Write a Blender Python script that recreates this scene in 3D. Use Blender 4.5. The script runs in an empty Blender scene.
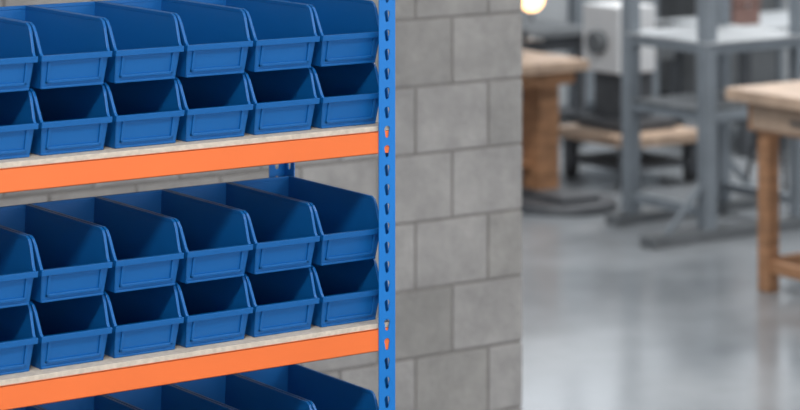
import bpy, bmesh, math, random
from mathutils import Vector, Matrix
random.seed(4)
S=bpy.context.scene
COL=S.collection
try: S.view_settings.view_transform='Standard'
except Exception: pass

def lin(r,g,b):
    f=lambda c:(c/255/12.92) if c/255<=0.04045 else ((c/255+0.055)/1.055)**2.4
    return (f(r),f(g),f(b),1)

def mat(name,c,rough=0.5,metal=0.0,var=0.12,scale=8.0,bump=0.0,bscale=60.0,emit=None,es=0,coords='Object',stretch=(1,1,1),spec=0.5):
    m=bpy.data.materials.new(name); m.use_nodes=True
    nt=m.node_tree; N=nt.nodes; L=nt.links
    b=N['Principled BSDF']
    b.inputs['Roughness'].default_value=rough; b.inputs['Metallic'].default_value=metal
    b.inputs['Specular IOR Level'].default_value=spec
    tc=N.new('ShaderNodeTexCoord'); mp=N.new('ShaderNodeMapping'); mp.inputs['Scale'].default_value=stretch
    L.new(tc.outputs[coords],mp.inputs['Vector'])
    n=N.new('ShaderNodeTexNoise'); n.inputs['Scale'].default_value=scale; n.inputs['Detail'].default_value=5
    L.new(mp.outputs[0],n.inputs['Vector'])
    cr=N.new('ShaderNodeValToRGB')
    lo=[max(0,x*(1-var)) for x in c[:3]]+[1]; hi=[min(1,x*(1+var)) for x in c[:3]]+[1]
    cr.color_ramp.elements[0].position=0.3; cr.color_ramp.elements[1].position=0.7
    cr.color_ramp.elements[0].color=lo; cr.color_ramp.elements[1].color=hi
    L.new(n.outputs['Fac'],cr.inputs[0]); L.new(cr.outputs[0],b.inputs['Base Color'])
    if bump>0:
        n2=N.new('ShaderNodeTexNoise'); n2.inputs['Scale'].default_value=bscale; n2.inputs['Detail'].default_value=6
        L.new(mp.outputs[0],n2.inputs['Vector'])
        bp=N.new('ShaderNodeBump'); bp.inputs['Strength'].default_value=bump; bp.inputs['Distance'].default_value=0.01
        L.new(n2.outputs['Fac'],bp.inputs['Height']); L.new(bp.outputs[0],b.inputs['Normal'])
    if emit:
        b.inputs['Emission Color'].default_value=emit; b.inputs['Emission Strength'].default_value=es
    return m

M_bin=mat('blue_plastic',lin(10,98,168),0.4,0,0.04,3,0.03,300,spec=0.5)
M_up=mat('blue_steel',lin(16,120,202),0.36,0,0.05,5)
M_or=mat('orange_steel',lin(246,118,54),0.45,0,0.04,5)
M_board=mat('chipboard',lin(206,194,178),0.8,0,0.13,90,0.15,200)
M_rivet=mat('rivet_steel',lin(190,190,190),0.3,0.9)
M_mortar=mat('mortar',lin(136,132,129),0.95,0,0.12,20,0.4,80)
M_wood=mat('bench_wood',lin(160,118,86),0.6,0,0.3,6,0.1,30,stretch=(1,1,6))
M_woodtop=mat('bench_top_wood',lin(172,149,130),0.55,0,0.25,5,0.1,30,stretch=(6,1,1))
M_gr=mat('grey_painted_steel',lin(122,130,138),0.5,0.1,0.12,5)
M_grl=mat('light_grey_steel',lin(162,167,172),0.5,0.1,0.1,5)
M_dk=mat('dark_cast_iron',lin(78,81,86),0.55,0.2,0.2,6)  # dark tone lifted to put background haze into the colour
M_iron=mat('grey_cast_iron',lin(104,108,112),0.5,0.2,0.2,6)  # grey raised too, background haze carried in the base colour
M_white=mat('white_enamel',lin(208,210,213),0.45,0,0.05,4)
M_red=mat('brown_enamel',lin(120,94,88),0.45,0,0.1,4)
M_black=mat('black_rubber',lin(50,51,54),0.7,0,0.1,4)  # near-black lightened so the colour itself holds some haze
M_wallp=mat('painted_wall',lin(146,150,155),0.85,0,0.08,2,0.1,40)
M_ceil=mat('ceiling_paint',lin(215,215,213),0.9,0,0.05,2)
M_lock=mat('locker_steel',lin(118,127,136),0.5,0.1,0.08,3)
M_glow=mat('warm_bulb',lin(255,200,140),0.4,emit=(1,0.60,0.28,1),es=3.2)
M_panel=mat('lamp_diffuser',lin(250,250,250),0.5)

def block_mat():
    m=bpy.data.materials.new('concrete_block'); m.use_nodes=True
    nt=m.node_tree;N=nt.nodes;L=nt.links;b=N['Principled BSDF'];b.inputs['Roughness'].default_value=0.92
    at=N.new('ShaderNodeAttribute');at.attribute_name='tone'
    tc=N.new('ShaderNodeTexCoord')
    n=N.new('ShaderNodeTexNoise');n.inputs['Scale'].default_value=7;n.inputs['Detail'].default_value=10;n.inputs['Roughness'].default_value=0.7
    L.new(tc.outputs['Object'],n.inputs['Vector'])
    cr=N.new('ShaderNodeValToRGB')
    cr.color_ramp.elements[0].position=0.32;cr.color_ramp.elements[1].position=0.70
    cr.color_ramp.elements[0].color=lin(148,145,143);cr.color_ramp.elements[1].color=lin(179,175,172)
    L.new(n.outputs['Fac'],cr.inputs[0])
    mx=N.new('ShaderNodeMix');mx.data_type='RGBA';mx.blend_type='MULTIPLY';mx.inputs[0].default_value=1
    L.new(cr.outputs[0],mx.inputs[6]);L.new(at.outputs['Color'],mx.inputs[7])
    L.new(mx.outputs[2],b.inputs['Base Color'])
    n2=N.new('ShaderNodeTexNoise');n2.inputs['Scale'].default_value=50;n2.inputs['Detail'].default_value=8
    L.new(tc.outputs['Object'],n2.inputs['Vector'])
    bp=N.new('ShaderNodeBump');bp.inputs['Strength'].default_value=0.5;bp.inputs['Distance'].default_value=0.008
    L.new(n2.outputs['Fac'],bp.inputs['Height']);L.new(bp.outputs[0],b.inputs['Normal'])
    return m
M_block=block_mat()

def floor_mat():
    m=bpy.data.materials.new('polished_concrete');m.use_nodes=True
    nt=m.node_tree;N=nt.nodes;L=nt.links;b=N['Principled BSDF']
    tc=N.new('ShaderNodeTexCoord')
    n=N.new('ShaderNodeTexNoise');n.inputs['Scale'].default_value=0.9;n.inputs['Detail'].default_value=8;n.inputs['Roughness'].default_value=0.6
    L.new(tc.outputs['Object'],n.inputs['Vector'])
    cr=N.new('ShaderNodeValToRGB')
    cr.color_ramp.elements[0].position=0.3;cr.color_ramp.elements[1].position=0.75
    cr.color_ramp.elements[0].color=lin(120,126,132);cr.color_ramp.elements[1].color=lin(152,157,162)
    L.new(n.outputs['Fac'],cr.inputs[0]);L.new(cr.outputs[0],b.inputs['Base Color'])
    r=N.new('ShaderNodeMapRange');r.inputs[1].default_value=0.3;r.inputs[2].default_value=0.7;r.inputs[3].default_value=0.09;r.inputs[4].default_value=0.28
    L.new(n.outputs['Fac'],r.inputs[0]);L.new(r.outputs[0],b.inputs['Roughness'])
    return m
M_floor=floor_mat()

class MB:
    def __init__(s): s.bm=bmesh.new(); s.mats=[]
    def mi(s,m):
        if m not in s.mats: s.mats.append(m)
        return s.mats.index(m)
    def box(s,a,b,m):
        i=s.mi(m)
        xs=(min(a[0],b[0]),max(a[0],b[0]));ys=(min(a[1],b[1]),max(a[1],b[1]));zs=(min(a[2],b[2]),max(a[2],b[2]))
        v=[s.bm.verts.new((x,y,z)) for z in zs for y in ys for x in xs]
        for q in ((0,2,3,1),(4,5,7,6),(0,1,5,4),(2,6,7,3),(0,4,6,2),(1,3,7,5)):
            s.bm.faces.new([v[k] for k in q]).material_index=i
        return v
    def hexa(s,p,m):
        i=s.mi(m); v=[s.bm.verts.new(q) for q in p]
        for q in ((3,2,1,0),(4,5,6,7),(0,1,5,4),(1,2,6,5),(2,3,7,6),(3,0,4,7)):
            s.bm.faces.new([v[k] for k in q]).material_index=i
    def cyl(s,p0,p1,r,m,seg=20,r2=None):
        i=s.mi(m); p0=Vector(p0);p1=Vector(p1);d=p1-p0
        rot=d.to_track_quat('Z','Y').to_matrix().to_4x4()
        M=Matrix.Translation((p0+p1)/2)@rot
        res=bmesh.ops.create_cone(s.bm,cap_ends=True,segments=seg,radius1=r,radius2=r if r2 is None else r2,depth=d.length,matrix=M)
        fs=set(f for v in res['verts'] for f in v.link_faces)
        for f in fs: f.material_index=i; f.smooth=len(f.verts)==4
    def ball(s,c,r,m,sc=(1,1,1)):
        i=s.mi(m)
        res=bmesh.ops.create_uvsphere(s.bm,u_segments=20,v_segments=14,radius=r,matrix=Matrix.Translation(c)@Matrix.Diagonal((*sc,1)))
        for f in set(f for v in res['verts'] for f in v.link_faces): f.material_index=i;f.smooth=True
    def addmesh(s,me,M,m):
        i=s.mi(m); nf=len(s.bm.faces)
        me2=me.copy(); me2.transform(M); s.bm.from_mesh(me2)
        s.bm.faces.ensure_lookup_table()
        for f in s.bm.faces[nf:]: f.material_index=i
    def done(s,name,bevel=0,parent=None,recalc=True,seg=2):
        if recalc: bmesh.ops.recalc_face_normals(s.bm,faces=s.bm.faces)
        me=bpy.data.meshes.new(name); s.bm.to_mesh(me); s.bm.free()
        for m in s.mats: me.materials.append(m)
        o=bpy.data.objects.new(name,me); COL.objects.link(o)
        if bevel:
            b=o.modifiers.new('bevel','BEVEL');b.width=bevel;b.segments=seg;b.limit_method='ANGLE';b.angle_limit=math.radians(40)
        if parent: o.parent=parent
        return o

# ---------------- room ----------------
m=MB();m.box((-5,-7,-0.1),(13,10.7,0),M_floor);m.done('floor')
m=MB();m.box((-5,-7,4.3),(13,10.7,4.4),M_ceil);m.done('ceiling')
m=MB();m.box((-5.2,-7,0),(-5,10.7,4.3),M_wallp);m.done('wall_left')
m=MB();m.box((13,-7,0),(13.2,10.7,4.3),M_wallp);m.done('wall_right')
m=MB();m.box((-5,-7.2,0),(13,-7,1.2),M_wallp);m.box((-5,-7.2,3.6),(13,-7,4.3),M_wallp)
for x in range(-5,13,3): m.box((x,-7.2,1.2),(x+0.3,-7,3.6),M_wallp)
m.done('wall_front')
m=MB();m.box((-5,10.5,0),(13,10.7,1.7),M_wallp);m.box((-5,10.5,3.6),(13,10.7,4.3),M_wallp)
x=-5
while x<13:
    m.box((x,10.5,1.7),(min(x+0.5,13),10.7,3.6),M_wallp); x+=2.5
m.done('wall_far')
x=-4.5;k=1
while x<12.5:
    m=MB()
    w=2.0
    m.box((x,10.56,1.7),(x+0.05,10.62,3.6),M_gr);m.box((x+w-0.05,10.56,1.7),(x+w,10.62,3.6),M_gr)
    m.box((x,10.56,1.7),(x+w,10.62,1.75),M_gr);m.box((x,10.56,3.55),(x+w,10.62,3.6),M_gr)
    m.box((x+w/2-.02,10.56,1.7),(x+w/2+.02,10.62,3.6),M_gr);m.box((x,10.56,2.6),(x+w,10.62,2.64),M_gr)
    m.done('window_%d'%k);k+=1;x+=2.5
m=MB();m.box((-5,10.47,0),(13,10.5,0.12),M_iron);m.done('baseboard_far')

WX1=1.946; WY=2.08; BW=0.268; BH=0.2; TH=0.19; Z0=-0.05
bm=bmesh.new(); lay=bm.loops.layers.color.new('tone')
g=0.0036
def blk(x0,x1,z0,z1):
    t=random.uniform(0.93,1.05)
    vs=[bm.verts.new((x,y,z)) for z in (z0+g,z1-g) for y in (WY+random.uniform(-.001,.001),WY+TH) for x in (x0+g,x1-g)]
    fs=[]
    for q in ((0,2,3,1),(4,5,7,6),(0,1,5,4),(2,6,7,3),(0,4,6,2),(1,3,7,5)):
        f=bm.faces.new([vs[k] for k in q]); fs.append(f)
        for l in f.loops: l[lay]=(t,t,t*0.995,1)
zz=Z0;row=0
while zz<4.25:
    x=WX1; half=(row%2==1)
    first=True
    while x>-5+0.05:
        w=BW/2 if (first and half) else BW
        first=False
        blk(max(x-w,-4.99),x,max(zz,0),min(zz+BH,4.29)); x-=w
    zz+=BH;row+=1
bmesh.ops.recalc_face_normals(bm,faces=bm.faces)
me=bpy.data.meshes.new('wall_block');bm.to_mesh(me);bm.free();me.materials.append(M_block)
wall=bpy.data.objects.new('wall_block',me);COL.objects.link(wall)
bv=wall.modifiers.new('bevel','BEVEL');bv.width=0.004;bv.segments=2;bv.limit_method='ANGLE'
m=MB();m.box((-4.99,WY+0.005,0.0),(WX1-0.006,WY+TH-0.006,4.29),M_mortar);mo=m.done('mortar',parent=wall)

# ---------------- rack ----------------
def plate(w,h,holes,t):
    cu=bpy.data.curves.new('p','CURVE');cu.dimensions='2D';cu.fill_mode='BOTH';cu.extrude=t/2
    def sp(pts):
        s=cu.splines.new('POLY');s.points.add(len(pts)-1)
        for i,p in enumerate(pts): s.points[i].co=(p[0],p[1],0,1)
        s.use_cyclic_u=True
    sp([(0,0),(w,0),(w,h),(0,h)])
    for (x,y) in holes:
        R=0.0066;r=0.0040;pts=[]
        for k in range(11):
            a=math.radians(-35+250*k/10);pts.append((x+R*math.cos(a),y+R*math.sin(a)))
        for k in range(6):
            a=math.radians(180+180*k/5);pts.append((x+r*math.cos(a),y-0.013+r*math.sin(a)))
        sp(pts)
    o=bpy.data.objects.new('p',cu);COL.objects.link(o)
    bpy.context.view_layer.update()
    me=bpy.data.meshes.new_from_object(o.evaluated_get(bpy.context.evaluated_depsgraph_get()))
    bpy.data.objects.remove(o);return me
RH=2.25; FW=0.038; T=0.002
hp=0.0375
holes=[(FW/2,0.03+hp*i) for i in range(int((RH-0.04)/hp))]
PL=plate(FW,RH,holes,T)
def L_upright(xc,side,yc,face):
    m=MB()
    Mx=Matrix(((1,0,0,xc-FW/2),(0,0,-1,yc),(0,1,0,0),(0,0,0,1)))
    m.addmesh(PL,Mx,M_up)
    xs=xc+side*FW/2
    y0=yc if face<0 else yc-FW
    My=Matrix(((0,0,1,xs),(1,0,0,y0),(0,1,0,0),(0,0,0,1)))
    m.addmesh(PL,My,M_up)
    m.box((xc-FW/2-.002,min(y0,yc)-.002,0),(xc+FW/2+.002,max(y0+FW,yc)+.002,0.006),M_black)
    return m
rack=bpy.data.objects.new('shelving_rack',None);COL.objects.link(rack)
XL=-1.08;D=0.40
for n,(xc,sd,yc,fc) in enumerate([(0,1,0,-1),(XL,-1,0,-1),(0,1,D,1),(XL,-1,D,1)]):
    o=L_upright(xc,sd,yc,fc).done('upright_%d'%(n+1),parent=rack,recalc=False)
BZ=[1.746,1.363,0.98,0.597,0.214]
BT=0.010
for n,z in enumerate(BZ):
    zt=z+0.043
    for k,(ya,yb) in enumerate([(0.0015,0.0035),(D-0.0035,D-0.0015)]):
        m=MB(); m.box((XL-0.014,ya,z),(0.014,yb,zt),M_or)
        inn= 1 if k==0 else -1
        ye=ya if k==0 else yb
        m.box((XL+0.02,ye,z),(-0.02,ye+inn*0.014,z+0.002),M_or)
        m.box((XL+0.02,ye,zt-0.002),(-0.02,ye+inn*0.03,zt),M_or)
        m.done('beam_%d_%d'%(n+1,k+1),bevel=0.0006,parent=rack)
    m=MB()
    for xx in (0.0165,XL-0.0165):
        m.box((xx-0.001,0.02,z),(xx+0.001,D-0.02,zt),M_or)
    m.done('end_beams_%d'%(n+1),parent=rack)
    m=MB(); m.box((XL+0.002,0.0045,zt),(0.014,D-0.0045,zt+BT),M_board)
    m.done('deck_board_%d'%(n+1),bevel=0.001,parent=rack)

# ---------------- bins ----------------
H=0.1185; LN=0.335; LIP=0.062
def hw(z): return 0.0640+0.0080*z/H
m=MB(); t=0.0028
prof=[(0.014,0.0),(LN,0.0),(LN+0.004,H),(0.038,H),(0.028,H-0.004),(0.022,H-0.014),(0.006,LIP+0.006),(0.0,LIP)]
for sgn in (1,-1):
    outer=[m.bm.verts.new((sgn*hw(z),y,z)) for y,z in prof]
    inner=[m.bm.verts.new((sgn*(hw(z)-t),y,z)) for y,z in prof]
    i=m.mi(M_bin)
    m.bm.faces.new(outer).material_index=i; m.bm.faces.new(inner[::-1]).material_index=i
    for k in range(len(prof)):
        k2=(k+1)%len(prof); m.bm.faces.new((outer[k],outer[k2],inner[k2],inner[k]))
    path=[(LN+0.004,H-0.0025),(0.038,H-0.0025),(0.029,H-0.0065),(0.022,H-0.016),(0.006,LIP+0.004),(-0.001,LIP-0.004)]
    rings=[]
    for k,(y,z) in enumerate(path):
        a=path[max(0,k-1)];b=path[min(len(path)-1,k+1)]
        ty,tz=b[0]-a[0],b[1]-a[1];l=math.hypot(ty,tz);ny,nz=-tz/l,ty/l
        if nz<0 or (abs(nz)<1e-6): ny,nz=-ny,-nz
        if ny>0 and k>1: ny,nz=-ny,-nz
        w0=sgn*(hw(z)-0.0035);w1=sgn*(hw(z)+0.0022);q=0.0025
        rings.append([m.bm.verts.new(p) for p in ((w0,y+ny*q,z+nz*q),(w1,y+ny*q,z+nz*q),(w1,y-ny*q*1.8,z-nz*q*1.8),(w0,y-ny*q*1.8,z-nz*q*1.8))])
    for a,b in zip(rings,rings[1:]):
        for k in range(4): m.bm.faces.new((a[k],a[(k+1)%4],b[(k+1)%4],b[k]))
    m.bm.faces.new(rings[0]);m.bm.faces.new(rings[-1][::-1])
def slab(y0,z0,y1,z1,ty,x0=None,x1=None,e=0):
    a0=hw(z0)-e if x0 is None else x0; a1=hw(z1)-e if x1 is None else x1
    m.hexa([(-a0,y0,z0),(a0,y0,z0),(a0,y0+ty,z0),(-a0,y0+ty,z0),(-a1,y1,z1),(a1,y1,z1),(a1,y1+ty,z1),(-a1,y1+ty,z1)],M_bin)
FY=0.014
slab(FY,0,0.0,LIP,t)
slab(LN-t,0,LN+0.004-t,H,t)
m.box((-0.0635,FY+.0005,0.0),(0.0635,LN,t),M_bin)
m.box((-hw(H)-.002,LN,H-0.007),(hw(H)+.002,LN+0.007,H),M_bin)
slab(-0.0055,LIP-0.011,-0.0075,LIP,0.011,hw(LIP)+.0032,hw(LIP)+.0032)
def yf(z): return FY*(1-z/LIP)
for sx in (-1,1):
    x0=sx*0.050;x1=sx*0.055
    m.hexa([(min(x0,x1),yf(.010)-.004,.010),(max(x0,x1),yf(.010)-.004,.010),(max(x0,x1),yf(.010)+.001,.010),(min(x0,x1),yf(.010)+.001,.010),
            (min(x0,x1),yf(.051)-.004,.051),(max(x0,x1),yf(.051)-.004,.051),(max(x0,x1),yf(.051)+.001,.051),(min(x0,x1),yf(.051)+.001,.051)],M_bin)
slab(yf(.010)-.004,.010,yf(.015)-.004,.015,.005,.055,.055)
slab(yf(.0)-.002,.0,yf(.004)-.002,.004,.005,.063,.063)
proto=m.done('storage_bin',bevel=0.0009)
BMESH=proto.data
bpy.data.objects.remove(proto)
PITCH=0.15
for n,z in enumerate(BZ[:3]):
    for r in range(2):
        for c in range(7):
            o=bpy.data.objects.new('storage_bin',BMESH);COL.objects.link(o)
            o.location=(-0.065-PITCH*c-random.uniform(0,0.001),0.024+random.uniform(-.001,.001),z+0.043+BT+0.0005+r*(H+0.0005))
            b=o.modifiers.new('bevel','BEVEL');b.width=0.0009;b.segments=2;b.limit_method='ANGLE';b.angle_limit=math.radians(40)

# ---------------- background ----------------
m=MB()
m.box((5.47,3.3,0.90),(6.35,5.06,0.96),M_woodtop)
m.box((5.54,3.38,0.76),(6.28,4.98,0.90),M_wood)
for y0 in (3.45,4.22):
    m.box((5.525,y0,0.775),(5.54,y0+0.72,0.885),M_woodtop)
    m.box((5.505,y0+0.30,0.825),(5.525,y0+0.44,0.84),M_dk)
for y in (3.45,4.86):
    for x in (5.56,6.2):
        m.box((x,y,0),(x+0.075,y+0.075,0.9),M_wood)
for y in (3.45,4.86): m.box((5.6,y+0.02,0.09),(6.2,y+0.055,0.16),M_wood)
m.box((5.575,3.5,0.09),(5.61,4.88,0.15),M_wood);m.box((6.22,3.5,0.09),(6.255,4.88,0.15),M_wood)
m.done('wooden_workbench',bevel=0.006)
m=MB()
m.box((5.7,7.22,0.77),(6.40,8.3,0.83),M_woodtop)
m.box((5.8,7.3,0.69),(6.36,8.2,0.77),M_wood)
m.box((6.2,7.42,0.07),(6.34,7.60,0.70),M_wood); m.box((5.85,7.95,0.07),(5.98,8.1,0.70),M_wood)
m.box((5.95,7.5,0.2),(6.22,8.0,0.26),M_wood)
m.cyl((6.24,7.26,0.0),(6.24,7.26,0.05),0.31,M_dk,32,0.29)
m.box((6.12,7.1,0.05),(6.38,7.66,0.08),M_dk)
m.cyl((5.92,8.0,0.0),(5.92,8.0,0.07),0.25,M_dk,32,0.2)
m.done('pedestal_workbench',bevel=0.006)
m=MB()
cx,cy,cz=6.05,7.6,0.831
m.box((cx-.1,cy-.08,cz),(cx+.1,cy+.08,cz+.03),M_iron);m.box((cx-.05,cy-.06,cz+.03),(cx+.05,cy+.06,cz+.09),M_iron)
m.box((cx-.14,cy-.04,cz+.07),(cx+.16,cy+.04,cz+.12),M_iron);m.box((cx-.02,cy-.08,cz+.1),(cx+.02,cy+.08,cz+.16),M_iron)
m.box((cx+.12,cy-.08,cz+.1),(cx+.16,cy+.08,cz+.16),M_iron);m.cyl((cx+.16,cy,cz+.09),(cx+.24,cy,cz+.09),.012,M_rivet)
m.cyl((cx+.23,cy-.1,cz+.09),(cx+.23,cy+.1,cz+.09),.008,M_rivet)
m.done('bench_vice',bevel=0.004)
m=MB()
PX=(6.24,6.9);PY=(6.05,6.67)
for x in PX:
    for y in PY:
        m.box((x-.038,y-.038,0.05),(x+.038,y+.038,1.95),M_gr)
for y in PY:
    m.box((5.82 if y<6.3 else 6.1,y-.05,0),(7.3,y+.05,0.06),M_iron)
    for z in (0.62,0.98,1.88): m.box((6.24,y-.025,z),(6.9,y+.025,z+.05),M_gr)
    for sx in (1,-1):
        if sx<0 and y>6.3: continue
        xx=6.24 if sx<0 else 6.9
        m.hexa([(xx+sx*.26,y-.015,.06),(xx+sx*.30,y-.015,.06),(xx+sx*.30,y+.015,.06),(xx+sx*.26,y+.015,.06),
                (xx+sx*.03,y-.015,.28),(xx+sx*.05,y-.015,.30),(xx+sx*.05,y+.015,.30),(xx+sx*.03,y+.015,.28)],M_gr)
for x in PX:
    for z in (0.12,0.62,0.98,1.88): m.box((x-.025,6.05,z),(x+.025,6.67,z+.05),M_gr)
m.box((6.2,6.0,1.03),(6.95,6.72,1.045),M_grl)
m.box((6.2,6.1,0.67),(6.9,6.62,0.685),M_iron)
m.done('steel_frame_rack',bevel=0.004)
m=MB()
m.box((6.87,7.45,0.25),(7.5,8.15,0.31),M_woodtop)
for x in (6.9,7.4):
    for y in (7.5,8.02): m.box((x,y,0.06),(x+.07,y+.07,0.25),M_dk); m.cyl((x+.035,y+.01,.04),(x+.035,y+.06,.04),.04,M_black)
m.box((6.92,7.52,.1),(7.45,8.1,.13),M_dk)
m.done('low_platform_trolley',bevel=0.004)
m=MB()
m.box((6.98,7.62,.311),(7.4,8.05,.38),M_dk);m.box((7.05,7.72,.38),(7.3,7.98,.66),M_dk)
m.box((6.98,7.66,.66),(7.27,8.0,1.06),M_white);m.cyl((6.99,7.83,.84),(6.92,7.83,.84),.07,M_iron)
m.box((7.28,7.7,.72),(7.46,7.95,.95),M_iron)
m.done('drill_press',bevel=0.008)
x=4.0
cols=[M_lock,M_gr,M_iron,M_lock]
k=0
while x<12.0:
    m=MB();mm=cols[k%4]
    w=0.8
    m.box((x,9.95,0.08),(x+w,10.44,1.6),mm);m.box((x+.03,9.98,0),(x+w-.03,10.4,0.08),M_black)
    for j in range(2):
        m.box((x+.02+j*.39,9.93,.12),(x+.39+j*.38,9.95,1.56),M_grl if k%3==1 else mm)
        m.box((x+.34+j*.1,9.915,.7),(x+.36+j*.1,9.93,.85),M_black)
    m.done('metal_cabinet',bevel=0.005);k+=1;x+=w+(0.03 if k%3 else 0.35)
def bench(name,x0,y0,x1,y1,h,mt,ml,shelf=True):
    m=MB();m.box((x0,y0,h-.05),(x1,y1,h),mt)
    for x in (x0+.04,x1-.1):
        for y in (y0+.04,y1-.1): m.box((x,y,0),(x+.06,y+.06,h-.05),ml)
    m.box((x0+.06,y0+.06,h-.15),(x1-.06,y1-.06,h-.05),ml)
    if shelf:m.box((x0+.05,y0+.05,.2),(x1-.05,y1-.05,.23),ml)
    return m.done(name,bevel=0.004)
bench('steel_workbench',8.3,8.0,10.3,8.8,0.82,M_grl,M_dk)
bench('steel_workbench',6.2,9.0,7.9,9.6,0.78,M_iron,M_dk)
bench('assembly_table',8.6,6.6,10.2,7.3,0.9,M_grl,M_gr)
def toolbox(x,y,z,mm,w=.4,d=.22,h=.2):
    m=MB();m.box((x,y,z),(x+w,y+d,z+h*.65),mm);m.box((x-.005,y-.005,z+h*.67),(x+w+.005,y+d+.005,z+h),mm)
    m.cyl((x+w*.3,y+d/2,z+h+.04),(x+w*.7,y+d/2,z+h+.04),.01,M_black)
    for q in (.3,.7): m.cyl((x+w*q,y+d/2,z+h-.01),(x+w*q,y+d/2,z+h+.045),.008,M_black)
    m.box((x+w*.45,y-.012,z+h*.55),(x+w*.55,y,z+h*.75),M_rivet)
    return m.done('toolbox',bevel=0.004)
toolbox(8.4,8.2,.821,M_red,.22); toolbox(6.9,9.1,.781,M_dk); toolbox(7.7,6.5,0.001,M_dk,.5,.3,.3); toolbox(9.3,8.2,.821,M_lock)
m=MB()
m.cyl((7.55,6.9,.5),(7.55,6.9,.54),.17,M_black)
for a in range(4):
    c,s=math.cos(a*math.pi/2+.6),math.sin(a*math.pi/2+.6)
    m.cyl((7.55+.1*c,6.9+.1*s,.5),(7.55+.2*c,6.9+.2*s,0.0),.014,M_dk)
    c2,s2=math.cos((a+1)*math.pi/2+.6),math.sin((a+1)*math.pi/2+.6)
    m.cyl((7.55+.16*c,6.9+.16*s,.2),(7.55+.16*c2,6.9+.16*s2,.2),.008,M_dk)
m.done('work_stool')
m=MB();lx,ly,lz=3.31,3.79,1.595
m.ball((lx,ly,lz),.052,M_glow,(1,1,1.1));m.cyl((lx,ly,lz+.05),(lx,ly,lz+.11),.022,M_black);m.cyl((lx,ly,lz+.11),(lx,ly,4.3),.004,M_black)
m.done('pendant_lamp')

# ---------------- lights ----------------
def area(name,loc,rot,sx,sy,e,c=(1,1,1)):
    l=bpy.data.lights.new(name,'AREA');l.shape='RECTANGLE';l.size=sx;l.size_y=sy;l.energy=e;l.color=c
    o=bpy.data.objects.new(name,l);COL.objects.link(o);o.location=loc;o.rotation_euler=rot;return o
for (x,y,e) in [(-2.2,-2.2,115),(3,-1.5,92),(3.5,5,135),(8,3,155),(8.5,7.5,205),(-1,5.5,60)]:
    m=MB();m.box((x-1.25,y-.35,4.2),(x+1.25,y+.35,4.299),M_panel);h=m.done('ceiling_light')
    a=area('lamp',(x,y,4.19),(0,0,0),2.4,0.6,e,(1,0.985,0.96));a.parent=h
area('fill_light_front',(-1.5,-6.9,2.4),(math.radians(90),0,0),9,2.3,155,(0.97,0.98,1))  # added unseen area light behind the camera, standing in for window light
w=bpy.data.worlds.new('World');S.world=w;w.use_nodes=True
bg=w.node_tree.nodes['Background'];bg.inputs[0].default_value=(0.88,0.94,1,1);bg.inputs[1].default_value=2.0

# ---------------- camera ----------------
cd=bpy.data.cameras.new('camera');cam=bpy.data.objects.new('camera',cd);COL.objects.link(cam)
cam.location=(-2.846,-4.109,2.5)
cam.rotation_euler=(math.radians(90),0,math.radians(-35))
cd.sensor_width=36;cd.lens=115.74;cd.shift_y=-0.55
cd.dof.use_dof=True;cd.dof.focus_distance=4.85;cd.dof.aperture_fstop=4.3
S.camera=cam
